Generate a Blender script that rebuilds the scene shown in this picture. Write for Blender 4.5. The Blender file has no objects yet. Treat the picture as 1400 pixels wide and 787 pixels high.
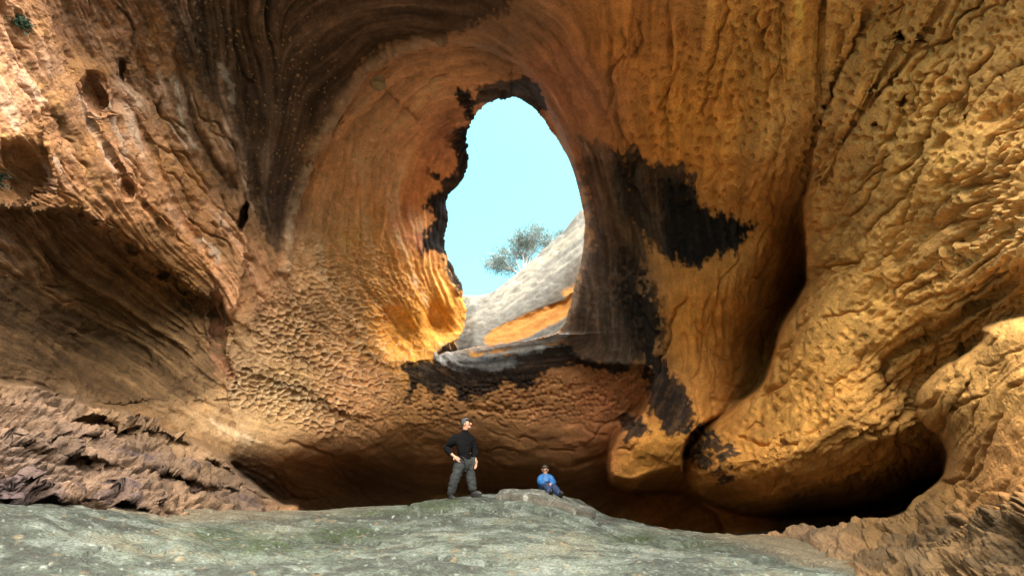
import bpy, bmesh, math, random
import numpy as np
from mathutils import Vector, Matrix

# ------------------------------------------------------------------ camera, sky, sun, exposure
SC = bpy.context.scene
COL = SC.collection
F_PX, PITCH, CW, CH = 560.0, math.radians(24.0), 1400.0, 787.0
CAM = np.array([0.0, 0.0, 1.6])
cam_data = bpy.data.cameras.new('camera'); cam = bpy.data.objects.new('camera', cam_data); COL.objects.link(cam)
cam_data.sensor_width = 36.0; cam_data.lens = 36.0 * F_PX / CW; cam_data.clip_start = 0.05; cam_data.clip_end = 2000.0
cam.location = CAM; cam.rotation_euler = (math.radians(90) + PITCH, 0, 0)
SC.camera = cam

SUN_EL, SUN_AZ = math.radians(61), math.radians(155)     # azimuth clockwise from +Y (the view direction)
world = bpy.data.worlds.new('World'); SC.world = world; world.use_nodes = True
wn, wl = world.node_tree.nodes, world.node_tree.links
bg = wn['Background']; bg.inputs['Strength'].default_value = 0.064
sky = wn.new('ShaderNodeTexSky'); sky.sky_type = 'NISHITA'; sky.sun_disc = False
sky.sun_elevation = SUN_EL; sky.sun_rotation = SUN_AZ; sky.altitude = 500; sky.air_density = 1.0; sky.dust_density = 8.0; sky.ozone_density = 0.0
veil = wn.new('ShaderNodeMix'); veil.data_type = 'RGBA'; veil.blend_type = 'MIX'
tc = wn.new('ShaderNodeTexCoord'); cn = wn.new('ShaderNodeTexNoise'); cn.inputs['Scale'].default_value = 2.2; cn.inputs['Detail'].default_value = 3
cr = wn.new('ShaderNodeMapRange'); cr.inputs['From Min'].default_value = 0.3; cr.inputs['From Max'].default_value = 0.7
cr.inputs['To Min'].default_value = 0.42; cr.inputs['To Max'].default_value = 0.58
wl.new(tc.outputs['Generated'], cn.inputs['Vector']); wl.new(cn.outputs['Fac'], cr.inputs['Value']); wl.new(cr.outputs['Result'], veil.inputs['Factor'])
wl.new(sky.outputs['Color'], veil.inputs['A']); veil.inputs['B'].default_value = (0.8, 3.0, 2.75, 1)
wl.new(veil.outputs['Result'], bg.inputs['Color'])

sun_data = bpy.data.lights.new('sun', 'SUN'); sun = bpy.data.objects.new('sun', sun_data); COL.objects.link(sun)
sun_data.energy = 4.2; sun_data.angle = math.radians(95); sun_data.color = (1.0, 0.90, 0.74)
_d = Vector((math.sin(SUN_AZ) * math.cos(SUN_EL), math.cos(SUN_AZ) * math.cos(SUN_EL), math.sin(SUN_EL)))
sun.rotation_euler = (-_d).to_track_quat('-Z', 'Y').to_euler(); sun.location = _d * 60

SC.view_settings.view_transform = 'Standard'; SC.view_settings.look = 'None'
SC.view_settings.exposure = 3.2; SC.view_settings.gamma = 1.0
SC.cycles.max_bounces = 8; SC.cycles.diffuse_bounces = 3

# ------------------------------------------------------------------ numeric helpers
rng = np.random.RandomState(7)
def sstep(a, b, x):
    t = np.clip((x - a) / (b - a + 1e-9), 0, 1); return t * t * (3 - 2 * t)
def hash_u(ix, iy, iz, seed):
    h = (ix.astype(np.int64) * 73856093) ^ (iy.astype(np.int64) * 19349663) ^ (iz.astype(np.int64) * 83492791) ^ (seed * 2654435)
    h = (h ^ (h >> 13)) * 1274126177 & 0x7fffffff
    h = (h ^ (h >> 16)) * 668265263 & 0x7fffffff
    return ((h ^ (h >> 15)) & 0xffffff) / float(0xffffff)
def vnoise(p, seed=0):
    """smooth 3-D value noise in -1..1 ; p (...,3)"""
    f = np.floor(p); t = p - f; t = t * t * t * (t * (t * 6 - 15) + 10); i = f.astype(np.int64)
    out = 0
    for dx in (0, 1):
        wx = t[..., 0] if dx else 1 - t[..., 0]
        for dy in (0, 1):
            wy = t[..., 1] if dy else 1 - t[..., 1]
            for dz in (0, 1):
                wz = t[..., 2] if dz else 1 - t[..., 2]
                out = out + wx * wy * wz * hash_u(i[..., 0] + dx, i[..., 1] + dy, i[..., 2] + dz, seed)
    return out * 2 - 1
ROT = np.array([[.36, .48, -.8], [-.8, .6, 0], [.48, .64, .6]])
def fbm(p, oct=4, seed=0, gain=.5):
    a, s, n = 1.0, 0, 0
    for k in range(oct):
        s = s + a * vnoise(p, seed + k * 17); n += a; a *= gain; p = (p * 2.03) @ ROT.T
    return s / n
def noise2(X, Y, scale, oct=3, seed=0):
    return fbm(np.stack([X / scale, Y / scale, np.full_like(X, seed * 3.7)], -1), oct, seed)
def worley(u, v, seed=0):
    """F1, F2 and a cell id in 2-D"""
    iu, iv = np.floor(u).astype(np.int64), np.floor(v).astype(np.int64); z = np.zeros_like(iu)
    f1 = np.full(u.shape, 9.0); f2 = np.full(u.shape, 9.0); cid = np.zeros(u.shape)
    for a in (-1, 0, 1):
        for b in (-1, 0, 1):
            cx, cy = iu + a, iv + b
            hx, hy = hash_u(cx, cy, z, seed), hash_u(cx, cy, z, seed + 5)
            d = np.hypot(cx + .1 + .8 * hx - u, cy + .1 + .8 * hy - v)
            near = d < f1
            f2 = np.where(near, f1, np.minimum(f2, d)); cid = np.where(near, hx * .7 + hy * .3, cid); f1 = np.where(near, d, f1)
    return f1, f2, cid
def tps(ctrl, lam=1e-3):
    """thin plate spline through rows (a, b, value...) -> f(A, B)"""
    c = np.array(ctrl, float); S = 300.0 if abs(c[:, :2]).max() > 60 else 5.0
    xy = c[:, :2] / S; n = len(c)
    def U(d2): return np.where(d2 > 1e-12, .5 * d2 * np.log(np.maximum(d2, 1e-12)), 0)
    d2 = ((xy[:, None] - xy[None]) ** 2).sum(-1)
    A = np.zeros((n + 3, n + 3)); A[:n, :n] = U(d2) + lam * np.eye(n); A[:n, n] = 1; A[:n, n + 1:] = xy; A[n, :n] = 1; A[n + 1:, :n] = xy.T
    w = np.linalg.solve(A, np.vstack([c[:, 2:], np.zeros((3, c.shape[1] - 2))]))[:, 0]
    def f(P, Q):
        P = P / S; Q = Q / S; o = w[n] + w[n + 1] * P + w[n + 2] * Q
        for k in range(n): o = o + w[k] * U((P - xy[k, 0]) ** 2 + (Q - xy[k, 1]) ** 2)
        return o
    return f
def smooth_poly(pts, closed=True, n=4):
    """Catmull-Rom refinement"""
    P = np.array(pts, float); m = len(P); out = []
    for k in range(m if closed else m - 1):
        g = (lambda i: P[i % m]) if closed else (lambda i: P[min(max(i, 0), m - 1)])
        a, b, c, d = g(k - 1), g(k), g(k + 1), g(k + 2)
        for t in np.arange(n) / n:
            out.append(.5 * (2 * b + (c - a) * t + (2 * a - 5 * b + 4 * c - d) * t * t + (3 * b - a - 3 * c + d) * t ** 3))
    if not closed: out.append(P[-1])
    return np.array(out)
def seg_dist(X, Y, poly, closed):
    """distance to a polyline, plus inside flag (closed) or side sign (open)"""
    best = np.full(X.shape, 1e9); inside = np.zeros(X.shape, bool); side = np.ones(X.shape); tt = np.zeros(X.shape)
    m = len(poly); L = 0
    for k in range(m if closed else m - 1):
        ax, ay = poly[k]; bx, by = poly[(k + 1) % m]; ex, ey = bx - ax, by - ay; l2 = ex * ex + ey * ey + 1e-12
        t = np.clip(((X - ax) * ex + (Y - ay) * ey) / l2, 0, 1)
        d = (X - ax - t * ex) ** 2 + (Y - ay - t * ey) ** 2; nr = d < best; best = np.where(nr, d, best)
        if closed: inside ^= ((ay > Y) != (by > Y)) & (X < ex * (Y - ay) / (ey if abs(ey) > 1e-9 else 1e-9) + ax)
        else:
            side = np.where(nr, np.sign(ex * (Y - ay) - ey * (X - ax)), side); tt = np.where(nr, (k + t) / (m - 1), tt)
    return np.sqrt(best), inside, side, tt
def sdf(X, Y, pts, margin=60, n=4):
    """signed distance, positive inside; exact only near the polygon"""
    p = smooth_poly(pts, True, n); out = np.full(X.shape, -1e3)
    m = (X > p[:, 0].min() - margin) & (X < p[:, 0].max() + margin) & (Y > p[:, 1].min() - margin) & (Y < p[:, 1].max() + margin)
    d, ins, _, _ = seg_dist(X[m], Y[m], p, True); out[m] = np.where(ins, d, -d); return out
def line_dist(X, Y, pts, margin=80):
    p = smooth_poly(pts, False, 5); D = np.full(X.shape, 1e3); Sd = np.ones(X.shape); T = np.zeros(X.shape)
    m = (X > p[:, 0].min() - margin) & (X < p[:, 0].max() + margin) & (Y > p[:, 1].min() - margin) & (Y < p[:, 1].max() + margin)
    if m.any():
        d, _, s, t = seg_dist(X[m], Y[m], p, False); D[m] = d; Sd[m] = s; T[m] = t
    return D, Sd, T
def ray(px, py):
    x = (np.asarray(px, float) - CW / 2) / F_PX; y = -(np.asarray(py, float) - CH / 2) / F_PX
    c, s = math.cos(PITCH), math.sin(PITCH)
    d = np.stack([x, c - s * y, s + c * y], -1); return d / np.linalg.norm(d, axis=-1, keepdims=True)
def at(px, py, r): return CAM + ray(px, py) * np.asarray(r, float)[..., None]
def box_blur(a, k):
    for ax in (0, 1):
        pad = [(0, 0), (0, 0)]; pad[ax] = (k + 1, k); c = np.cumsum(np.pad(a, pad, mode='edge'), axis=ax)
        n = a.shape[ax]; a = (np.take(c, range(2 * k + 1, 2 * k + 1 + n), ax) - np.take(c, range(0, n), ax)) / (2 * k + 1)
    return a
def grid_mesh(name, P, keep, color, mat, attrs=None, kind=None):
    """mesh from a (H,W,3) grid of points; keep (H-1,W-1) picks the faces"""
    H, W = P.shape[:2]; idx = np.arange(H * W).reshape(H, W)
    q = np.stack([idx[:-1, :-1], idx[1:, :-1], idx[1:, 1:], idx[:-1, 1:]], -1)[keep]
    used = np.zeros(H * W, bool); used[q.ravel()] = True; remap = np.cumsum(used) - 1; q = remap[q].astype(np.int32)
    me = bpy.data.meshes.new(name); nv = int(used.sum()); me.vertices.add(nv); me.vertices.foreach_set('co', P.reshape(-1, 3)[used].astype(np.float32).ravel())
    nf = len(q); me.loops.add(nf * 4); me.loops.foreach_set('vertex_index', q.ravel()); me.polygons.add(nf)
    me.polygons.foreach_set('loop_start', np.arange(0, nf * 4, 4, dtype=np.int32)); me.polygons.foreach_set('loop_total', np.full(nf, 4, np.int32))
    me.polygons.foreach_set('use_smooth', np.ones(nf, bool)); me.update(calc_edges=True)
    at_ = me.color_attributes.new('rock_colour', 'FLOAT_COLOR', 'POINT'); c = np.ones((nv, 4), np.float32); c[:, :3] = color.reshape(-1, 3)[used]; at_.data.foreach_set('color', c.ravel())
    me.materials.append(mat); o = bpy.data.objects.new(name, me); COL.objects.link(o)
    if kind: o['kind'] = kind
    return o

# ------------------------------------------------------------------ materials
def nd(m, t, **kw):
    n = m.node_tree.nodes.new(t)
    for k, v in kw.items(): n.inputs[k].default_value = v
    return n
def rock_material(name, grain=38.0, bump=.5, rough=.9, mott=.35, pit=.4):
    m = bpy.data.materials.new(name); m.use_nodes = True; L = m.node_tree.links; b = m.node_tree.nodes['Principled BSDF']
    b.inputs['Roughness'].default_value = rough; b.inputs['Specular IOR Level'].default_value = .25
    a = nd(m, 'ShaderNodeAttribute'); a.attribute_name = 'rock_colour'
    t = nd(m, 'ShaderNodeTexCoord')
    n1 = nd(m, 'ShaderNodeTexNoise', Scale=grain, Detail=5.0, Roughness=.7); n2 = nd(m, 'ShaderNodeTexNoise', Scale=grain * .13, Detail=4.0, Roughness=.6)
    for n in (n1, n2): L.new(t.outputs['Object'], n.inputs['Vector'])
    r1 = nd(m, 'ShaderNodeMapRange'); r1.inputs['From Min'].default_value = .3; r1.inputs['From Max'].default_value = .7
    r1.inputs['To Min'].default_value = 1 - mott; r1.inputs['To Max'].default_value = 1 + mott; L.new(n1.outputs['Fac'], r1.inputs['Value'])
    r2 = nd(m, 'ShaderNodeMapRange'); r2.inputs['From Min'].default_value = .3; r2.inputs['From Max'].default_value = .7
    r2.inputs['To Min'].default_value = .82; r2.inputs['To Max'].default_value = 1.18; L.new(n2.outputs['Fac'], r2.inputs['Value'])
    mu = nd(m, 'ShaderNodeMath'); mu.operation = 'MULTIPLY'; L.new(r1.outputs['Result'], mu.inputs[0]); L.new(r2.outputs['Result'], mu.inputs[1])
    vm = nd(m, 'ShaderNodeVectorMath'); vm.operation = 'SCALE'; L.new(a.outputs['Color'], vm.inputs[0]); L.new(mu.outputs[0], vm.inputs['Scale'])
    out = vm.outputs[0]
    L.new(out, b.inputs['Base Color'])
    vo = nd(m, 'ShaderNodeTexVoronoi', Scale=grain * .55, Randomness=1.0); wv = nd(m, 'ShaderNodeVectorMath'); wv.operation = 'ADD'
    ns = nd(m, 'ShaderNodeVectorMath'); ns.operation = 'SCALE'; ns.inputs['Scale'].default_value = .12; L.new(n2.outputs['Color'], ns.inputs[0]); L.new(t.outputs['Object'], wv.inputs[0]); L.new(ns.outputs[0], wv.inputs[1]); L.new(wv.outputs[0], vo.inputs['Vector'])
    pr = nd(m, 'ShaderNodeMapRange'); pr.inputs['From Min'].default_value = .12; pr.inputs['From Max'].default_value = .38; L.new(vo.outputs['Distance'], pr.inputs['Value'])
    hm = nd(m, 'ShaderNodeMath'); hm.operation = 'MULTIPLY_ADD'; hm.inputs[1].default_value = pit; L.new(pr.outputs['Result'], hm.inputs[0]); L.new(n1.outputs['Fac'], hm.inputs[2])
    bp = nd(m, 'ShaderNodeBump', Strength=bump, Distance=.045); L.new(hm.outputs[0], bp.inputs['Height'])
    L.new(bp.outputs['Normal'], b.inputs['Normal'])
    return m
def plain(name, col, rough=.8, spec=.3, var=.25, scale=60.0, bump=.0, sheen=0.0):
    m = bpy.data.materials.new(name); m.use_nodes = True; L = m.node_tree.links; b = m.node_tree.nodes['Principled BSDF']
    b.inputs['Roughness'].default_value = rough; b.inputs['Specular IOR Level'].default_value = spec
    if sheen: b.inputs['Sheen Weight'].default_value = sheen
    t = nd(m, 'ShaderNodeTexCoord'); n = nd(m, 'ShaderNodeTexNoise', Scale=scale, Detail=4.0); L.new(t.outputs['Object'], n.inputs['Vector'])
    mx = nd(m, 'ShaderNodeMix'); mx.data_type = 'RGBA'
    mx.inputs['A'].default_value = tuple(c * (1 - var) for c in col) + (1,); mx.inputs['B'].default_value = tuple(min(1, c * (1 + var)) for c in col) + (1,)
    L.new(n.outputs['Fac'], mx.inputs['Factor']); L.new(mx.outputs['Result'], b.inputs['Base Color'])
    if bump:
        bp = nd(m, 'ShaderNodeBump', Strength=bump, Distance=.02); L.new(n.outputs['Fac'], bp.inputs['Height']); L.new(bp.outputs['Normal'], b.inputs['Normal'])
    return m
M_SAND = rock_material('sandstone', 26.0, .8, .92, .22)
M_GREY = rock_material('lichen_rock', 30.0, .9, .9, .6)
M_PALE = rock_material('pale_limestone', 24.0, .5, .9, .35)

# ------------------------------------------------------------------ the cave: a curved rock shell around the place
def axis(a0, a1, step, lo, hi, g=1.16):
    mid = list(np.arange(a0, a1, step)); l, s, x = [], step, a0
    while x > lo: s = min(s * g, 14); x -= s; l.append(x)
    h, s, x = [], step, mid[-1]
    while x < hi: s = min(s * g, 14); x += s; h.append(x)
    return np.array(l[::-1] + mid + h), len(l), len(l) + len(mid)
STEP = 1.35
xs, ix0, ix1 = axis(-20, 1420, STEP, -270, 1650)
ys, iy0, iy1 = axis(-20, 800, STEP, -80, 880)
X, Y = np.meshgrid(xs, ys)
jx = noise2(X, Y, 34, 3, 1) * 5 + noise2(X, Y, 9, 2, 4) * 2.2; jy = noise2(X, Y, 34, 3, 2) * 5 + noise2(X, Y, 9, 2, 5) * 2.2
Xj, Yj = X + jx, Y + jy                                   # wobbling copies for ragged outlines

base_c = [(0,0,9.2),(0,150,8.7),(0,280,8.8),(0,400,10.2),(0,500,10.2),(100,60,10),(100,200,9.6),(130,300,10.2),(100,400,12.0),(100,480,12.3),(200,330,10.9),
 (200,450,12.8),(200,540,12.4),(270,520,12.8),(200,150,10.6),(270,280,11.4),(330,380,12.1),(310,480,12.6),(350,300,12.2),(300,180,11.3),(260,60,10.4),(350,80,11.1),
 (430,120,11.7),(400,220,12.1),(500,40,10.9),(600,20,10.8),(700,40,11),(650,0,10.3),(730,90,12.2),(780,150,12.3),(790,220,13),(330,600,13.4),(330,560,13.3),
 (800,50,10.8),(850,150,11.4),(900,60,10.2),(950,150,10.7),(1000,60,9.6),(1050,150,10),(1080,230,10.4),(950,250,11.9),(870,230,12.4),(900,300,12.7),(840,300,13.0),
 (800,300,14),(950,330,12.6),(1020,320,12.4),(850,380,13),(800,400,14),(900,420,12.8),(830,450,13.5),(780,460,14.5),(870,490,13.7),(1000,420,13.0),(1060,350,13.6),
 (1090,320,15),(1050,420,15.2),(1095,390,19),(950,500,13),(1000,500,13.9),(1040,480,17),(910,540,13.1),(960,560,12.9),(880,560,13.6),(860,600,13.2),(900,600,12.9),
 (840,620,13.8),(900,640,13.6),(930,600,12.6),(-400,200,7),(-400,600,6.8),(-400,-250,7.5),(300,-300,8.5),(700,-300,8.2),(1100,-300,7.6),(1110,150,9.7),(1110,0,9.1)]
back_c = [(400,300,12.7),(420,400,13.4),(430,240,12.8),(480,140,12.8),(550,80,12.5),(640,65,12.3),(700,85,12.8),(480,250,14.2),(520,160,13.9),(600,110,13.5),(560,250,16),
 (560,340,16.4),(500,350,15.2),(610,180,15),(640,150,14.6),(690,125,13.7),(740,140,13.5),(610,300,17.4),(605,360,17.6),(630,400,17.4),(580,420,16.9),(545,470,15.9),
 (600,450,17.0),(632,440,16.8),(350,450,12.8),(400,500,13.7),(450,450,14.3),(500,500,15.1),(550,520,15.3),(400,570,14),(480,570,15.1),(330,560,13.3),(330,620,13.6),
 (380,620,14.4),(560,495,15.4),(640,480,15.3),(700,470,15.2),(760,465,14.9),(800,490,14.6),(870,500,14.2),(560,540,15.6),(650,530,15.3),(720,515,15.2),(800,512,15.1),
 (620,580,16.4),(700,560,16.1),(700,600,17),(780,570,16.4),(850,540,15.4),(820,600,16.6),(700,650,20.2),(600,640,20.2),(500,630,18.2),(450,620,16.2),(800,650,19.4),
 (480,660,22),(410,650,17.4),(380,690,20),(550,690,26),(700,690,26),(850,690,24),(300,800,19),(700,850,21),(900,800,20)]
fold_c = [(1130,0,8.9),(1200,0,8.6),(1400,0,8),(1115,200,9.9),(1105,290,10.6),(1115,380,10.5),(1075,460,10.9),(1060,500,11),(1010,560,11.8),(960,590,12.4),(945,640,12.5),
 (975,680,12.4),(1000,620,11.5),(1050,600,10.9),(1100,550,10.3),(1150,450,9.8),(1200,350,9.3),(1200,200,8.9),(1300,100,8.3),(1300,300,8.3),(1400,200,7.7),(1400,350,7.5),
 (1300,400,8.7),(1340,440,8.9),(1400,410,8.4),(1250,480,9.6),(1230,530,10.2),(1290,540,10.6),(1200,580,9.8),(1150,620,10.3),(1100,660,11.0),(1050,680,11.6),(1015,698,12.8),(1100,702,13.3),(1180,688,12.9),(1230,620,10.6),
 (1260,655,12),(1290,600,10.8),(1820,0,6.5),(1820,300,6),(1130,-300,7.4),(1400,-330,6.6),(1820,-330,6),(1820,600,6)]
crop_c = [(1400,432,6.7),(1345,465,7.1),(1295,500,7.5),(1263,525,7.9),(1256,555,8.1),(1295,610,8.3),(1285,660,8.7),(1180,720,9.1),(1050,738,9.4),(1000,770,8.6),(1350,500,7.1),
 (1320,560,7.3),(1400,500,6.6),(1380,600,6.8),(1330,640,7.6),(1400,680,6.5),(1300,700,7.5),(1200,760,7.5),(1300,770,6.5),(1400,780,5.6),(1820,500,5),(1820,880,4),(1100,780,7.9),(1000,880,6.6)]
slope_c = [(-400,480,6.6),(0,525,8.8),(0,600,7.6),(0,690,7.3),(110,552,9.8),(110,640,8.5),(110,700,8.0),(0,780,8.6),(-130,790,8.4),(250,597,11.2),(250,650,9.9),(250,700,9),(330,650,11.9),(400,695,12.4),
 (350,700,11),(-400,700,6.4),(150,760,9),(400,780,11),(-400,880,7)]
back_p = [(395,345),(398,290),(420,230),(455,160),(490,108),(530,75),(580,55),(640,58),(690,78),(722,98),(740,130),(770,190),(796,260),(803,300),(797,360),(782,420),(766,458),
 (785,490),(840,500),(883,504),(888,530),(876,562),(850,585),(836,610),(831,640),(838,662),(870,672),(915,672),(938,676),(955,690),(985,720),(1000,800),(1000,990),(300,990),(300,700),(322,600),(305,520),(318,450),(358,400)]
fold_p = [(1120,-600),(1130,0),(1116,200),(1099,280),(1103,330),(1102,385),(1088,415),(1068,450),(1058,485),(1042,525),(1010,552),(978,572),(950,590),(938,615),(935,641),(946,666),
 (972,686),(1012,699),(1080,703),(1150,697),(1225,676),(1290,645),(1500,600),(1900,600),(1900,-600)]
crop_p = [(1900,330),(1400,432),(1345,465),(1295,498),(1261,525),(1252,550),(1262,578),(1290,602),(1292,640),(1270,668),(1235,698),(1180,714),(1110,723),(1050,734),(1000,765),(960,990),(1900,990)]
slope_p = [(-600,470),(-200,500),(0,522),(60,535),(110,550),(180,572),(250,595),(300,620),(330,650),(380,685),(412,698),(414,760),(380,990),(-600,990)]
def comp(D, pts, ctrl, w0, w1, roll=None):
    s = sdf(Xj * .55 + X * .45, Yj * .55 + Y * .45, pts, 130); k = sstep(-w0, w1, s); d = tps(ctrl)(X, Y)
    if roll is not None:                                  # the mass rolls away from the eye at its free outline
        w, a = roll; t = np.clip(1 - s / w, 0, 1); d = d + a * (1 - np.sqrt(np.clip(1 - t * t, 0, 1)))
    return D * (1 - k) + d * k, s
R = tps(base_c)(X, Y)
cavity = sdf(X, Y, [(800,662),(860,668),(905,655),(935,648),(950,655),(990,675),(1080,688),(1200,676),(1290,630),(1330,700),(1200,770),(900,780),(780,740)], 80)
kc = sstep(-14, 24, cavity); R = R * (1 - kc) + 18.5 * kc
R, s_back = comp(R, back_p, back_c, 5, 5)
R = R + 0.0
low = sstep(520, 640, Y)
R, s_fold = comp(R, fold_p, fold_c, 5, 2, (40 + 60 * low, (.9 + 2.6 * low) * sstep(240, 330, Y)))
R, s_crop = comp(R, crop_p, crop_c, 4, 3, (30 + 0 * X, .8 * sstep(700, 640, Y)))
R, s_slope = comp(R, slope_p, slope_c, 5, 4)

# ------------------------------------------------------------------ single features: hollows, cracks, lips
def hollow(px, py, rx, ry, ang, depth, soft=.45):
    global R
    c, s = math.cos(math.radians(ang)), math.sin(math.radians(ang)); dx, dy = Xj - px, Yj - py
    d = np.hypot((dx * c + dy * s) / rx, (-dx * s + dy * c) / ry); R = R + depth * sstep(1.0, 1 - soft, d)
for h in [(130,128,17,33,-18,.45),(333,297,7,22,8,1.1,.3),(175,260,9,15,-20,.35),(225,372,9,10,0,.35),(180,340,10,12,0,.25),(166,95,5,18,0,.3),(25,235,46,52,-10,.55,.6),
          (1228,52,10,6,0,.5),(1235,140,8,5,-30,.25),(1195,170,5,5,0,.2),(545,452,36,46,-25,.5,.8),(600,440,26,34,-20,.4,.7),(150,585,46,13,22,.45,.6),(238,660,44,14,26,.35,.6),
          (110,625,36,8,25,.25,.6),(300,640,40,9,30,.3,.6),(60,690,60,7,12,.3,.6),(440,300,14,40,10,.25,.7),(425,215,6,20,35,.3,.6),(455,170,6,20,45,.3,.6),
          (790,340,9,18,5,.35,.5),(560,250,30,60,5,.3,.9),(1105,790,16,6,20,.3),(1085,770,12,7,20,.25),(300,440,16,45,-6,.35,.5),(150,470,120,60,15,.5,.9)]:
    hollow(*h)
def crease(pts, w, depth, taper=True):
    global R
    D, _, T = line_dist(Xj, Yj, pts); R = R + depth * np.exp(-(D / w) ** 2) * ((np.clip(np.sin(np.pi * np.clip(T, .03, .97)) * 2.2, 0, 1)) if taper else 1)
for c in [([(1400,88),(1365,110),(1335,140),(1318,165)],3,.22),([(1400,375),(1350,410),(1300,445),(1250,470),(1215,490),(1208,515),(1215,540)],5,.3),([(1400,300),(1330,350),(1270,390)],2.5,.12),
          ([(1290,0),(1255,60),(1210,120),(1180,160)],3,.2),([(1190,0),(1165,70),(1135,130),(1115,210)],4,.25),([(1230,60),(1170,170),(1120,260)],3,.2),
          ([(1060,660),(1090,680),(1040,694),(1000,690)],3,.15),([(1062,590),(1072,620),(1066,650),(1050,672)],4,.18),([(1000,610),(1030,585),(1040,560),(1048,520)],5,.22),
          ([(1190,580),(1205,610),(1190,640),(1140,680)],4,.14),([(1240,640),(1200,670),(1150,695)],3,.12),([(1330,520),(1300,560),(1295,590)],3,.07),([(1400,480),(1350,540),(1330,570),(1340,600)],3,.07),
          ([(1400,440),(1320,500),(1290,545),(1285,580)],3,.07),([(985,520),(1010,530),(1040,515)],3,.15),([(970,545),(1005,545),(1030,535)],3,.12),
          ([(610,95),(560,135),(548,150)],2,.15),([(522,115),(535,130),(560,148),(575,170)],2,.15),([(490,185),(510,195),(520,205)],2,.12),
          ([(240,60),(250,120),(275,190),(310,240),(322,270)],6,.22),([(180,150),(215,220),(250,300),(300,370)],4,.12),([(90,90),(140,190),(190,270),(250,340)],4,.14),
          ([(660,545),(700,560),(760,552)],1.6,.1),([(780,640),(830,620)],4,.12)]:
    crease(*c)
def lip(pts, depth, reach, edge=2.5):
    """a scarp: the side to the right of the drawing direction is cut back, easing out over `reach` pixels"""
    global R
    D, S, T = line_dist(Xj, Yj, pts, 120); sd = D * S; R = R + depth * sstep(-edge, edge, sd) * np.exp(-np.clip(sd, 0, None) / reach) * np.clip(np.sin(np.pi * np.clip(T, .02, .98)) * 2, 0, 1)
for l in [([(255,395),(285,412),(300,440),(305,480),(322,520)],.3,30),([(330,640),(280,610),(200,585),(140,590),(90,600)],-.3,40),([(60,180),(68,230),(66,265),(30,280),(0,278)],.3,26),
          ([(390,690),(330,668),(270,660),(230,640)],-.22,30),([(230,715),(180,690),(100,680),(0,668)],-.25,30),([(180,640),(120,622),(60,612),(0,600)],-.25,26),
          ([(250,110),(258,160),(275,215)],-.18,24),([(305,95),(318,140),(328,200)],-.15,26),([(400,520),(460,560),(520,575)],.12,24),([(330,500),(420,545),(520,590)],.14,30),
          ([(402,330),(412,260),(440,200),(495,115),(560,72),(640,58),(715,92)],.8,55),([(-60,290),(0,286),(70,283),(130,302),(200,352),(250,392),(300,424)],.9,110),([(330,250),(338,320),(332,400),(322,440)],-.4,40),([(560,152),(535,210),(530,280),(520,340)],-.25,30),
          ([(470,420),(520,500),(600,485)],.15,30)]:
    lip(*l)

# the way the beds and runnels lie, drawn out into streaks
flow = [(850,100,90),(950,100,90),(1050,150,92),(1000,280,90),(840,350,80),(930,430,85),(1130,200,112),(1250,150,125),(1350,100,130),(1200,300,130),(1300,300,140),(1150,430,125),(1400,300,150),
 (1300,420,148),(1100,560,130),(1200,600,148),(1050,650,170),(1250,620,140),(1350,500,140),(1300,580,112),(1400,600,130),(1200,750,165),(1350,720,152),(1100,750,175),(50,100,62),(150,200,56),(250,350,52),
 (300,200,66),(330,400,66),(100,300,55),(100,430,25),(200,480,30),(50,600,24),(200,630,28),(300,660,32),(0,680,14),(350,60,85),(430,60,150),(400,200,105),(600,30,12),(700,30,30),(780,120,60),(440,280,108),
 (500,250,100),(480,350,85),(560,350,80),(530,150,138),(620,90,170),(560,420,60),(500,430,50),(420,420,50),(450,480,30),(400,530,25),(500,540,30),(350,480,45),(380,590,20),(700,600,4),(800,600,165),(700,500,172),(850,600,120)]
Xf, Yf = X[iy0:iy1, ix0:ix1], Y[iy0:iy1, ix0:ix1]
ca = np.zeros(Xf.shape); sa = np.zeros(Xf.shape)
for px, py, a in flow:
    w = 1 / (((Xf - px) ** 2 + (Yf - py) ** 2) / 900 + 1) ** 1.6; ca += w * math.cos(math.radians(2 * a)); sa += w * math.sin(math.radians(2 * a))
th = .5 * np.arctan2(sa, ca) + .35 * noise2(Xf, Yf, 60, 2, 21)
def lic(img, n, th):
    H, W = img.shape; acc = img.copy(); jj, ii = np.meshgrid(np.arange(W, dtype=float), np.arange(H, dtype=float)); vx0, vy0 = np.cos(th).astype(np.float32), np.sin(th).astype(np.float32)
    for sgn in (1, -1):
        u, v = jj.copy(), ii.copy(); pvx, pvy = vx0 * sgn, vy0 * sgn
        for k in range(n):
            u += pvx; v += pvy; iu = np.clip(u, 0, W - 1).astype(np.int32); iv = np.clip(v, 0, H - 1).astype(np.int32)
            acc += img[iv, iu]; vx, vy = vx0[iv, iu], vy0[iv, iu]; f = np.where(vx * pvx + vy * pvy < 0, -1, 1); pvx, pvy = vx * f, vy * f
    return acc
def norm(a): return (a - a.mean()) / a.std()
def refl(v, lo, hi, i0, n):
    v = np.where(v < lo, 2 * lo - v, np.where(v > hi, 2 * hi - v, v)); return i0 + np.clip(np.round((v - lo) / STEP).astype(int), 0, n - 1)
def full(a):                                              # beyond the finely meshed part the streaks go on mirrored
    jm_ = refl(xs, xs[ix0], xs[ix1 - 1], 0, a.shape[1]); im_ = refl(ys, ys[iy0], ys[iy1 - 1], 0, a.shape[0]); return a[np.ix_(im_, jm_)]
def lic_half(blur, n):
    t2 = th[::2, ::2]; a = lic(norm(box_blur(box_blur(rng.randn(*t2.shape), blur), blur)), n, t2); a = np.repeat(np.repeat(a, 2, 0), 2, 1)[:Xf.shape[0], :Xf.shape[1]]; return norm(box_blur(a, 1))
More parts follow.
